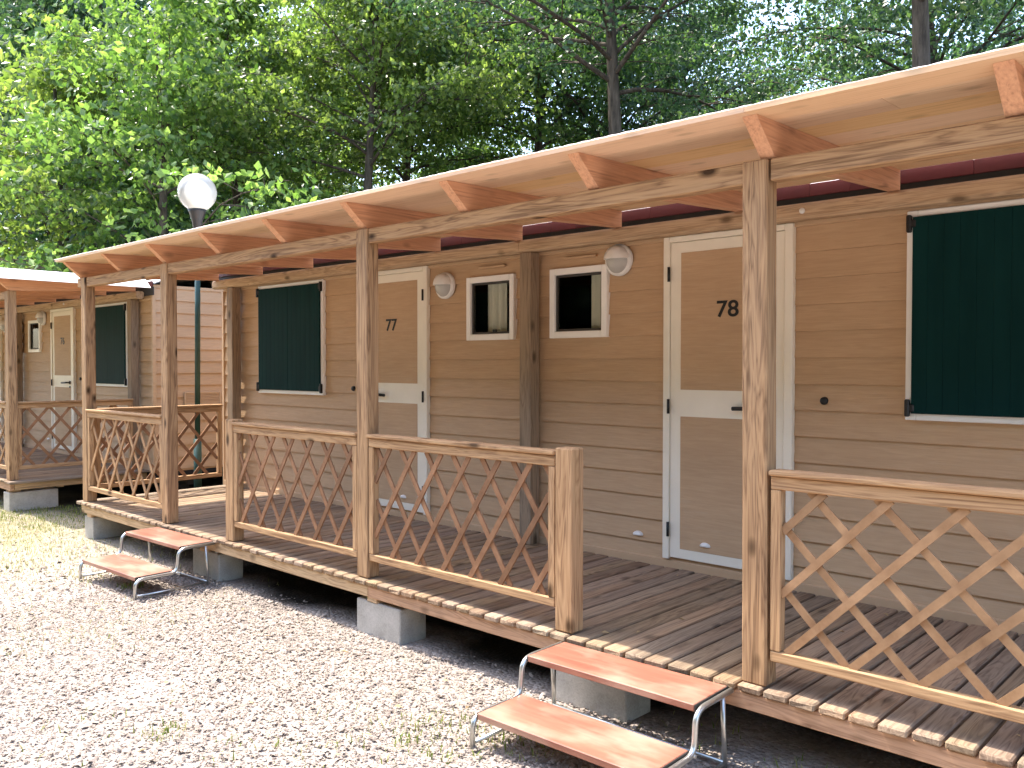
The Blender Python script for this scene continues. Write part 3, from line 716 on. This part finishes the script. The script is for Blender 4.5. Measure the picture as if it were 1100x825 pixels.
        hd.add([(cx + R * .86, FR - .028, cz + .004), (cx + R * .80, FR - .066, cz + .004), (cx + R * .5, FR - .094, cz + .004), (cx - R * .5, FR - .094, cz + .004), (cx - R * .80, FR - .066, cz + .004), (cx - R * .86, FR - .028, cz + .004)], [(0, 1, 2, 3, 4, 5)])
        hd.build('hood', M['lampwhite'], lb)
    # small fittings
    MB().lathe([(0.0, 0.014), (0.017, 0.014), (0.021, 0.006), (0.022, -0.008)], (-0.304, FR, 1.069), 'y', 16).build('socket_cap', M['black'], root)
    MB().lathe([(0.0, 0.014), (0.017, 0.014), (0.021, 0.006), (0.022, -0.008)], (-4.55, FR, 1.055), 'y', 16).build('socket_cap', M['black'], root)
    for vx in (-1.525, -3.34):
        vt = MB().lathe([(0.0, 0.018), (0.024, 0.016), (0.036, 0.006), (0.038, -0.006)], (vx, FR, 0.172), 'y', 16)
        vt.v = [(a, b, 0.172 + max(-0.005, (c - 0.172) * 0.6)) for a, b, c in vt.v]; vt.build('vent', M['lampwhite'], root)
    return root

porch = make_porch()
cabin = make_cabin('78', '77', 'tan lap sided mobile home with doors 77 and 78 behind the near porch')
far_porch = copy_tree(porch); far_porch.location.x -= 10.56
tag(far_porch, 'timber porch of the farther mobile home, cut by the left edge of the photo', 'porch')
far_cabin = make_cabin('76', '75', 'farther tan mobile home beyond the lamp post, with a narrow view of door 76')
for o in (far_cabin,): o.location.x -= 10.40
for o in (porch, far_porch): o['group'] = 'porches'
for o in (cabin, far_cabin): o['group'] = 'mobile homes'

# ------------------------------------------------------------------ concrete blocks
def block(cx, cy, lx, ly, label, h=0.199):
    global ORG
    ORG = (cx, cy, GZ)
    o = MB().box(cx - lx / 2, cx + lx / 2, cy - ly / 2, cy + ly / 2, GZ - 0.01, GZ + h, 0.006, jit=0.004).build('concrete_block', M['concrete'])
    o.location = (cx, cy, 0); return tag(o, label, 'concrete block', 'concrete blocks carrying the porches')
block(-2.327, 0.105, 0.405, 0.20, 'pale grey concrete block under the porch edge below the post between the two lattice panels')
block(-0.765, 0.105, 0.41, 0.20, 'concrete block behind the nearest metal-legged step')
block(-6.585, 0.24, 0.19, 0.46, 'concrete block under the left front corner of the near porch')
block(-4.42, 0.125, 0.40, 0.20, 'concrete block half hidden behind the farther step')
block(-8.80, 0.24, 0.19, 0.50, 'concrete block under the farther porch at the left edge of the photo')

# ------------------------------------------------------------------ portable steps
def arc(p0, pc, p1, n=6):
    """rounded corner between p0 and p1 about the corner pc (quadratic)."""
    p0, pc, p1 = map(Vector, (p0, pc, p1))
    return [(p0 * (1 - t) ** 2 + pc * 2 * t * (1 - t) + p1 * t ** 2) for t in [i / n for i in range(n + 1)]]
def make_step(cx, label):
    w = 0.83; x0, x1 = cx - w / 2, cx + w / 2; G = GZ
    root = thing('portable_step', (cx, -0.32, GZ), label, 'step', 'two-tread steps up to the porch')
    zu, zl = -0.018, -0.178
    for z, ya, yb in ((zu, -0.305, -0.045), (zl, -0.625, -0.345)):
        t = MB().box(x0, x1, ya, yb, z - 0.028, z, 0.003, jit=0.003).build('tread', M['tread'], root)
        
        for xe in (x0 - .004, x1 + .0005): MB().box(xe, xe + .0035, ya, yb, z - 0.027, z - 0.001, 0.001).build('edge_band', M['tread_edge'], t)
    r = 0.0115
    for x in (x0 - 0.017, x1 + 0.017):
        zt, zb = zu - 0.014, zl - 0.016
        p = [(x, -0.045, zt)] + arc((x, -0.25, zt), (x, -0.322, zt), (x, -0.325, zt - 0.055)) + arc((x, -0.330, zb + 0.05), (x, -0.335, zb), (x, -0.39, zb)) + arc((x, -0.565, zb), (x, -0.632, zb), (x, -0.634, zb - 0.05)) + [(x, -0.636, G + 0.002)]
        MB().tube(p, r, 10).build('side_tube', M['galv'], root)
        MB().tube([(x, -0.115, zt - 0.004), (x, -0.095, G + 0.002)], 0.010, 10).build('back_leg', M['galv'], root)
        MB().tube([(x, -0.62, G + 0.024), (x, -0.105, G + 0.024)], 0.008, 8).build('floor_tie', M['galv'], root)
    ct = MB(); ct.tube([(x0 - .017, -0.32, zb - 0.012), (x1 + .017, -0.32, zb - 0.012)], 0.008, 8); ct.tube([(x0 - .017, -0.105, G + 0.03), (x1 + .017, -0.105, G + 0.03)], 0.008, 8)
    ct.build('cross_tie', M['galv'], root)
    return root
s1 = make_step(-0.445, 'nearest low step with two orange red treads on bent metal tubes')
s2 = make_step(-4.60, 'farther low step with two dull pink treads on bent metal tubes')
s1.rotation_euler.z = math.radians(1.2); s2.rotation_euler.z = math.radians(2.0)

# ------------------------------------------------------------------ lamp post between the cabins
lp = thing('lamp_post', (-7.35, 1.46, GZ), 'globe lamp on a dark green pole between the two mobile homes', 'lamp post')
cx, cy = -7.35, 1.46
MB().tube([(cx, cy, GZ), (cx, cy, 0.45)], 0.042, 14).tube([(cx, cy, 0.45), (cx + .03, cy + .005, 2.90)], 0.029, 14).build('pole', M['polegreen'], lp)
MB().lathe([(0.031, -0.24), (0.036, -0.235), (0.055, -0.10), (0.085, 0.0), (0.10, 0.03), (0.0, 0.03)], (cx + .03, cy, 2.925), 'z', 24).build('collar', M['collar'], lp)
prof = [(0.205 * math.sin(a), -0.205 * math.cos(a)) for a in [math.radians(26 + (179.5 - 26) * i / 26) for i in range(27)]]
MB().lathe(prof, (cx + .035, cy, 3.145), 'z', 40).build('globe', M['globe'], lp)

# ------------------------------------------------------------------ ground
ORG = (0, 0, 0)
def ground():
    n = 140; xs = np.concatenate([[-220, -120, -60], np.linspace(-30, 12, n), [40, 110, 220]]); ys = np.concatenate([[-200, -80, -30], np.linspace(-9, 14, 90), [30, 80, 220]])
    X, Y = np.meshgrid(xs, ys, indexing='ij')
    Z = 0.012 * np.sin(X * 1.7 + 0.6 * np.sin(Y * 1.3)) * np.cos(Y * 1.1 + 0.4) + 0.006 * np.sin(X * 5.1 + Y * 3.3)
    Z = np.where((np.abs(Y - 0.0) < 1.0), Z * 0.35, Z) - 0.006
    V = np.stack([X, Y, Z], -1).reshape(-1, 3); a, b = X.shape
    I = np.arange(a * b).reshape(a, b)
    F = np.stack([I[:-1, :-1], I[1:, :-1], I[1:, 1:], I[:-1, 1:]], -1).reshape(-1, 4)
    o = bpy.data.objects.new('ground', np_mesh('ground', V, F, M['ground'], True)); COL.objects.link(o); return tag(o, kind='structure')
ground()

def scatter_region(n, fn, x0, x1, y0, y1):
    P = np.stack([RNG.uniform(x0, x1, n), RNG.uniform(y0, y1, n)], -1); keep = RNG.uniform(0, 1, n) < fn(P[:, 0], P[:, 1]); return P[keep]
def smooth_noise(x, y, s, seed):
    r = np.random.default_rng(seed); out = 0
    for k in range(5):
        a = r.uniform(0, 6.28); f = s * r.uniform(0.6, 1.9); ph = r.uniform(0, 6.28)
        out = out + np.sin(f * (x * math.cos(a) + y * math.sin(a)) + ph + 1.3 * np.sin(f * 0.6 * (y * math.cos(a) - x * math.sin(a)) + ph * 2))
    return out / 5
def turfness(x, y):
    t = np.clip((-3.9 - x - 0.25 * (y + 1.5)) / 2.2, 0, 1) + 0.5 * smooth_noise(x, y, 2.2, 3)
    return np.clip(t, 0, 1)
def gravel():
    # deformed octahedra, denser near the camera
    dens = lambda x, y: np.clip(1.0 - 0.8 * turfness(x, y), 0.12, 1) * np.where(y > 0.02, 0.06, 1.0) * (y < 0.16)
    P1 = scatter_region(128000, dens, -4.6, 1.2, -3.2, 0.45)
    P2 = scatter_region(70000, dens, -11.0, -4.6, -5.2, 0.5)
    P3 = scatter_region(8000, dens, -4.6, 1.2, -5.0, -3.2)
    P = np.concatenate([P1, P2, P3]); n = len(P)
    big = np.concatenate([np.full(len(P1), 1.0), np.full(len(P2), 1.25), np.full(len(P3), 1.0)])
    base = np.array([[1, 0, 0], [-1, 0, 0], [0, 1, 0], [0, -1, 0], [0, 0, 1], [0, 0, -1], [.6, .6, .55], [-.6, -.6, .55], [.6, -.6, .5], [-.6, .6, .5]])
    f = np.array([[4, 6, 2], [4, 2, 9], [4, 9, 1], [4, 1, 7], [4, 7, 3], [4, 3, 8], [4, 8, 0], [4, 0, 6], [6, 0, 2], [9, 2, 1], [7, 1, 3], [8, 3, 0]])
    sz = RNG.lognormal(math.log(0.0056), 0.42, n) * big; sz = np.clip(sz, 0.003, 0.026)
    sc = np.stack([sz * RNG.uniform(0.8, 1.5, n), sz * RNG.uniform(0.7, 1.1, n), sz * RNG.uniform(0.30, 0.52, n)], -1)
    V = base[None] * RNG.uniform(0.72, 1.15, (n, 10, 1)) * sc[:, None]
    # random yaw and a slight tilt
    a = RNG.uniform(0, 6.28, n); t = RNG.normal(0, 0.35, n)
    ca, sa, ct, st = np.cos(a)[:, None], np.sin(a)[:, None], np.cos(t)[:, None], np.sin(t)[:, None]
    x, y, z = V[..., 0], V[..., 1], V[..., 2]
    x, z = x * ct - z * st, x * st + z * ct
    x, y = x * ca - y * sa, x * sa + y * ca
    V = np.stack([x + P[:, :1], y + P[:, 1:], z + (sz * 0.18)[:, None] + RNG.uniform(-0.002, 0.006, n)[:, None]], -1).reshape(-1, 3)
    F = (f[None] + (np.arange(n) * 10)[:, None, None]).reshape(-1, 3)
    o = bpy.data.objects.new('gravel', np_mesh('gravel', V, F, M['stone'])); COL.objects.link(o)
    tag(o, 'pale loose gravel covering the yard in front of the porches', 'gravel', kind='stuff')
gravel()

def blades(name, P, hmin, hmax, wid, mat, flop=0.6):
    n = len(P); h = RNG.uniform(hmin, hmax, n); a = RNG.uniform(0, 6.28, n); fl = RNG.uniform(0.15, 1, n) * flop
    d = np.stack([np.cos(a), np.sin(a)], -1); s = np.stack([-d[:, 1], d[:, 0]], -1) * wid
    z0 = np.full(n, -0.006)
    def pt(u, k, sgn):
        xy = P + d * (h * fl * u ** 1.6)[:, None] + s * (k * sgn); return np.concatenate([xy, (z0 + h * u * (1 - 0.35 * fl * u))[:, None]], 1)
    V = np.stack([pt(0, 1, -1), pt(0, 1, 1), pt(.5, .8, -1), pt(.5, .8, 1), pt(1, .05, -1), pt(1, .05, 1)], 1).reshape(-1, 3)
    F = (np.array([[0, 1, 3, 2], [2, 3, 5, 4]])[None] + (np.arange(n) * 6)[:, None, None]).reshape(-1, 4)
    o = bpy.data.objects.new(name, np_mesh(name, V, F, mat)); COL.objects.link(o); return o
Pg = np.concatenate([scatter_region(60000, lambda x, y: turfness(x, y) * np.where(y > -0.05, 0.35, 0.8), -11, -3.4, -4.5, 0.3)])
tag(blades('grass', Pg, 0.015, 0.05, 0.0022, M['blade'], 1.1), 'thin yellowed grass spreading over the gravel at the left', 'grass', kind='stuff')
def tufts():
    out = []
    for cx, cy, r, n in ((-1.02, -0.62, 0.26, 220), (-1.3, -0.95, 0.35, 90), (-1.95, -1.45, 0.10, 70), (-2.3, -1.5, 0.35, 40), (-1.5, -1.3, 0.2, 40), (-0.7, -0.45, 0.15, 110), (-4.55, -0.48, 0.10, 90), (-5.0, -0.5, 0.2, 60),
                          (-1.1, -1.5, 0.3, 60), (-3.3, -1.0, 0.2, 15), (-0.35, 0.10, 0.3, 60), (0.25, 0.05, 0.2, 50), (-8.4, 0.15, 0.5, 600), (-7.6, 0.25, 0.5, 500), (-9.0, 0.0, 0.5, 400), (-2.0, -2.1, 0.5, 40), (-3.6, -2.3, 0.6, 40)):
        a = RNG.uniform(0, 6.28, n); q = r * np.sqrt(RNG.uniform(0, 1, n)); out.append(np.stack([cx + q * np.cos(a), cy + q * np.sin(a)], -1))
    tag(blades('weeds', np.concatenate(out), 0.012, 0.055, 0.0030, M['weed'], 0.9), 'sparse green weeds growing through the gravel and by the porch edge', 'weeds', kind='stuff')
tufts()

def litter():
    n = 150
    P = np.concatenate([np.stack([RNG.uniform(-9, 1, n), RNG.uniform(-3.6, -0.1, n), np.full(n, 0.012)], -1), np.stack([RNG.uniform(-6.6, 1.7, 46), RNG.uniform(0.05, 1.35, 46) , np.full(46, -GZ + 0.004)], -1)])
    m = len(P); a = RNG.uniform(0, 6.28, m); sz = RNG.uniform(0.010, 0.024, m)[:, None]
    t = np.stack([np.cos(a), np.sin(a), RNG.uniform(-.2, .3, m)], -1); b = np.stack([-np.sin(a), np.cos(a), RNG.uniform(-.3, .3, m)], -1); up = np.array([[0, 0, 1.0]])
    V = np.stack([P - t * sz, P - b * sz * .5 + up * sz * .3, P + t * sz + up * sz * .15, P + b * sz * .5 + up * sz * .35], 1).reshape(-1, 3)
    o = bpy.data.objects.new('fallen_leaves', np_mesh('fallen_leaves', V, np.arange(m * 4).reshape(-1, 4), plain('dry leaves', (0.36, 0.25, 0.12), 0.8, 0.35, 3))); COL.objects.link(o)
    tag(o, 'small dry leaves scattered over the gravel and the deck', 'leaf litter', kind='stuff')
litter()

# ------------------------------------------------------------------ trees
def leaf_cloud(centers, dirs, nper, spread, thick, size, up=0.5, rng=RNG):
    """Leaves in flattish sprays: every centre carries nper leaves spread in a plate roughly level, drooping outward."""
    n = len(centers) * nper
    C = np.repeat(centers, nper, 0); D = np.repeat(dirs, nper, 0)
    sp = np.repeat(spread if hasattr(spread, '__len__') else np.full(len(centers), spread), nper)
    a = rng.uniform(0, 6.28, n); q = np.sqrt(rng.uniform(0, 1, n)) * sp
    off = np.stack([q * np.cos(a), q * np.sin(a), rng.normal(0, 1, n) * thick * sp - 0.35 * q * q / np.maximum(sp, .01)], -1)
    # stretch along the branch direction
    off += D * (off * D).sum(1, keepdims=True) * 0.5
    P = C + off
    nrm = np.stack([rng.normal(0, 1 - up + 0.25, n), rng.normal(0, 1 - up + 0.25, n), np.full(n, up)], -1) + 0.25 * off / sp[:, None]
    nrm /= np.linalg.norm(nrm, axis=1, keepdims=True)
    t = rng.normal(0, 1, (n, 3)) + off / sp[:, None] * 0.8; t -= nrm * (t * nrm).sum(1, keepdims=True); t /= np.linalg.norm(t, axis=1, keepdims=True) + 1e-9
    b = np.cross(nrm, t); s = (size * rng.uniform(0.6, 1.3, n))[:, None]
    V = np.stack([P - t * s * .5, P + b * s * .33 - nrm * s * .10, P + t * s * .55 - nrm * s * .05, P - b * s * .33 - nrm * s * .10], 1).reshape(-1, 3)
    k = (np.arange(n) * 4)[:, None, None]
    return V, (np.array([[0, 1, 2, 3]])[None] + k).reshape(-1, 4)

def tree_meshes(seed, H, crown_base, R, trunk_r, nbr, nper, leaf, mat, bend=0.3, spray=0.5):
    """Returns (trunk mesh, crown mesh); base at the origin. Trunk with limbs, crown of layered leaf sprays."""
    r = np.random.default_rng(seed); random.seed(seed)
    mb = MB(); npt = 9
    ph = r.uniform(0, 6.28); tr = []
    for i in range(npt):
        u = i / (npt - 1); tr.append((bend * math.sin(u * 2.2 + ph) - bend * math.sin(ph), bend * math.cos(u * 1.9 + ph) - bend * math.cos(ph), H * 0.93 * u))
    mb.tube(tr, [trunk_r * (1.35 if i == 0 else 1 - 0.88 * (i / (npt - 1)) ** 1.1) for i in range(npt)], 12)
    def at(u):
        f = u * (npt - 1); i = min(int(f), npt - 2); return Vector(tr[i]).lerp(Vector(tr[i + 1]), f - i)
    cen = []; dirs = []; spr = []
    for k in range(nbr):
        u = (crown_base / H) + (1 - crown_base / H) * (k + r.uniform(0, 1)) / nbr; u = min(u * 0.93 + .02, 0.97)
        az = k * 2.399 + r.uniform(-0.5, 0.5); p = at(u)
        rel = (u - crown_base / H) / (1 - crown_base / H)
        ln = R * (1.0 - 0.55 * rel) * r.uniform(0.7, 1.1) * (0.8 + 0.4 * math.sin(math.pi * min(1, rel + .25)))
        rise = r.uniform(0.25, 1.0) + rel * 0.8
        d = Vector((math.cos(az), math.sin(az), rise)).normalized(); pts = [p]; q = p.copy()
        for s in range(6):
            d = (d + Vector((r.normal(0, .12), r.normal(0, .12), -0.075 + r.normal(0, .05)))).normalized(); q = q + d * ln / 6; pts.append(q.copy())
        br = trunk_r * 0.24 * (1 - 0.6 * rel)
        mb.tube(pts, [br * (1 - 0.85 * i / 6) for i in range(7)], 6, False)
        for s in range(1, 7):                        # twigs with sprays
            for _ in range(2 if s < 4 else 3):
                a2 = az + r.uniform(-1.5, 1.5); l2 = ln * r.uniform(0.12, 0.36)
                e = pts[s] + Vector((math.cos(a2), math.sin(a2), r.uniform(-0.35, 0.45))) * l2
                if l2 > 0.35: mb.tube([pts[s], pts[s].lerp(e, .5) + Vector((0, 0, .06)), e], [br * .3, br * .2, br * .08], 4, False)
                cen.append(e); dirs.append((math.cos(a2), math.sin(a2), 0)); spr.append(spray * r.uniform(0.6, 1.35))
                if r.uniform() < 0.25:
                    cen.append(pts[s].lerp(e, r.uniform(.2, .7)) + Vector((0, 0, r.uniform(-.25, .25)))); dirs.append((math.cos(a2), math.sin(a2), 0)); spr.append(spray * r.uniform(0.5, 1.0))
    V, F = leaf_cloud(np.array([tuple(c) for c in cen]), np.array(dirs), nper, np.array(spr), 0.22, leaf, rng=r)
    return mb.mesh('trunk', M['bark']), np_mesh('crown', V, F, mat)

def place(meshes, x, y, name, label, cat='tree', rz=0.0, sc=1.0, group=None, tilt=0.0):
    o = bpy.data.objects.new(name, None); COL.objects.link(o); o.location = (x, y, -0.02); o.rotation_euler = (0, tilt, rz); o.scale = (sc,) * 3
    tag(o, label, cat, group)
    for nm, me in zip(('trunk', 'crown'), meshes):
        c = bpy.data.objects.new(nm, me); COL.objects.link(c); c.parent = o
    return o
CAMX, CAMY = 1.678, -3.1356
def polar(px, r):
    a = math.radians(43.03) - math.atan((px - 550) / 930); return CAMX - r * math.sin(a), CAMY + r * math.cos(a)

T_edge = [tree_meshes(101 + i, 9.0, 1.6, 4.4, 0.15, 22, 34, 0.15, M['leaf'], 0.35, 0.44) for i in range(2)]
T_mid = [tree_meshes(151 + i, 12.5, 6.6, 3.6, 0.17, 34, 40, 0.125, M['leaf'], 0.35, 0.48) for i in range(2)]
T_big = [tree_meshes(201 + i, 14.0, 8.0, 4.4, 0.23, 34, 40, 0.120, M['leaf_dark'], 0.3, 0.50) for i in range(2)]
T_far = [tree_meshes(301 + i, 15.0, 1.6, 4.2, 0.16, 32, 26, 0.17, M['leaf' if i else 'leaf_dark'], 0.4, 0.55) for i in range(2)]
T_bush = [tree_meshes(401 + i, 4.2, 0.4, 2.3, 0.05, 24, 30, 0.13, M['leaf_dark'], 0.2, 0.5) for i in range(2)]

def P(meshes, px, r, label, rz, sc=1.0, name='tree', group=None, tilt=0.0):
    x, y = polar(px, r); return place(meshes, x, y, name, label, 'tree', rz, sc, group, tilt)
G1 = 'trees along the edge of the wood'
P(T_edge[0], 165, 20.5, 'bright leafy tree spreading its sunlit boughs over the farther mobile home at the left', 0.3, 1.05, group=G1)
P(T_edge[1], 55, 24.0, 'sunlit tree at the far left edge behind the farther porch roof', 1.9, 1.1, group=G1)
P(T_mid[0], 262, 24.5, 'tree with a thin leaning trunk just right of the globe lamp', 2.6, 1.0, group=G1, tilt=-0.08)
P(T_mid[1], 392, 20.3, 'tree with a mid brown trunk above the post between the two lattice panels', 4.2, 1.0, group=G1)
P(T_mid[0], 424, 24.5, 'thin trunked tree close to the right of a thicker brown trunk', 5.0, 1.12, group=G1)
P(T_mid[1], 443, 30.0, 'slim pale trunked tree, rightmost of the three close together above the porch roof', 0.9, 1.25, group=G1)
P(T_mid[1], 577, 25.0, 'slender dark tree above the middle of the porch roof', 3.5, 1.25, group=G1, tilt=0.04)
P(T_big[1], 670, 18.5, 'tall tree with a straight rough trunk above the small square windows', 1.1, 1.0, group=G1)
P(T_big[0], 648, 27.0, 'dark tree just left of the tall straight trunk', 0.2, 1.05, group=G1)
P(T_big[1], 735, 28.0, 'slim tilted tree between the tall straight trunk and the thickest trunk', 2.2, 1.0, group=G1, tilt=0.22)
P(T_big[0], 988, 15.5, 'tree with the thickest dark trunk at the upper right', 5.3, 1.0, group=G1)
P(T_big[1], 1055, 24.0, 'tilted dark tree at the upper right edge of the photo', 4.4, 1.0, group=G1, tilt=0.25)
k = 0
rr = random.Random(5)
for px, r in ((20, 40), (95, 38), (45, 33), (125, 27), (75, 29), (215, 31), (150, 34), (215, 36), (300, 36), (345, 42), (480, 37), (530, 44), (610, 38), (700, 45), (780, 38), (860, 46), (920, 36), (1010, 42), (1090, 36), (-20, 50), (330, 48), (1180, 30), (820, 34), (500, 50)):
    P(T_far[0 if px < 260 else k % 2], px, r, 'dense dark green tree deep in the wood behind the mobile homes', rr.uniform(0, 6.28), rr.uniform(0.85, 1.1) * (1.12 if px < 240 else 1.0), group='trees deep in the wood'); k += 1
for px, r in ((10, 30), (85, 28), (170, 26), (235, 23), (310, 27), (370, 30), (470, 32), (540, 30)):
    x, y = polar(px, r); place(T_bush[k % 2], x, y, 'shrub', 'leafy green undergrowth shrub behind the mobile home roofs', 'shrub', rr.uniform(0, 6.28), rr.uniform(0.9, 1.3), 'shrubs under the trees'); k += 1
def sky_block_wood():
    """Leaf mass added out of view to block low sky and darken the lower wall."""
    r = np.random.default_rng(77); n = 5200
    u = r.uniform(0, 1, n); c = np.stack([r.uniform(-26, 22, n), -12.5 - 5 * u + r.normal(0, .8, n), 1.0 + 8.0 * r.uniform(0, 1, n) ** 0.9], -1)
    c[:, 1] -= np.clip(c[:, 2] - 9, 0, 9) * 0.5
    d = np.stack([r.normal(0, 1, n), r.normal(0, 1, n), np.zeros(n)], -1); d /= np.linalg.norm(d, axis=1, keepdims=True)
    V, F = leaf_cloud(c, d, 14, r.uniform(0.6, 1.2, n), 0.25, 0.5, rng=r)
    o = bpy.data.objects.new('wood', np_mesh('wood', V, F, M['leaf_dark'])); COL.objects.link(o); tag(o, 'unseen leafy wood added across the yard to block low sky', 'wood', kind='stuff')
sky_block_wood()

# ------------------------------------------------------------------ light, sky, camera
SUN = Vector((-0.49, -0.10, 1.0)).normalized()
el = math.asin(SUN.z); az = math.atan2(SUN.x, SUN.y)
W = bpy.data.worlds.new('World'); S.world = W; W.use_nodes = True; nt = W.node_tree
bg = nt.nodes['Background']; sky = nt.nodes.new('ShaderNodeTexSky'); sky.sky_type = 'NISHITA'; sky.sun_disc = False
sky.sun_elevation = el; sky.sun_rotation = az; sky.air_density = 1.0; sky.dust_density = 2.2
nt.links.new(sky.outputs[0], bg.inputs[0]); bg.inputs[1].default_value = 0.15
sl = bpy.data.lights.new('sun', 'SUN'); sl.energy = 2.1; sl.angle = math.radians(0.53); sl.color = (1.0, 0.925, 0.81)
so = bpy.data.objects.new('sun', sl); COL.objects.link(so); so.rotation_euler = (-SUN).to_track_quat('-Z', 'Y').to_euler()

cam = bpy.data.cameras.new('camera'); co = bpy.data.objects.new('camera', cam); COL.objects.link(co); S.camera = co
cam.sensor_width = 36.0; cam.lens = 36.0 * 930.0 / 1100.0; cam.clip_start = 0.05; cam.clip_end = 1000
yaw, pitch, roll = 0.751025, -0.0219512, 0.000692855
cyw, syw, cp, sp = math.cos(yaw), math.sin(yaw), math.cos(pitch), math.sin(pitch)
f = Vector((-syw * cp, cyw * cp, sp)); r_ = Vector((cyw, syw, 0)); u_ = r_.cross(f)
r2 = r_ * math.cos(roll) + u_ * math.sin(roll); u2 = -r_ * math.sin(roll) + u_ * math.cos(roll)
mt = Matrix((r2, u2, -f)).transposed().to_4x4(); mt.translation = Vector((1.67803, -3.13559, 1.264 - GZ)); co.matrix_world = mt

S.render.engine = 'CYCLES'
S.cycles.use_denoising = True
try: S.cycles.denoiser = 'OPENIMAGEDENOISE'
except Exception: pass
S.cycles.max_bounces = 8; S.cycles.diffuse_bounces = 5; S.cycles.transparent_max_bounces = 8; S.cycles.transmission_bounces = 4; S.cycles.glossy_bounces = 3
S.cycles.sample_clamp_indirect = 8
S.view_settings.view_transform = 'Standard'; S.view_settings.look = 'None'; S.view_settings.gamma = 1; S.view_settings.exposure = 2.42
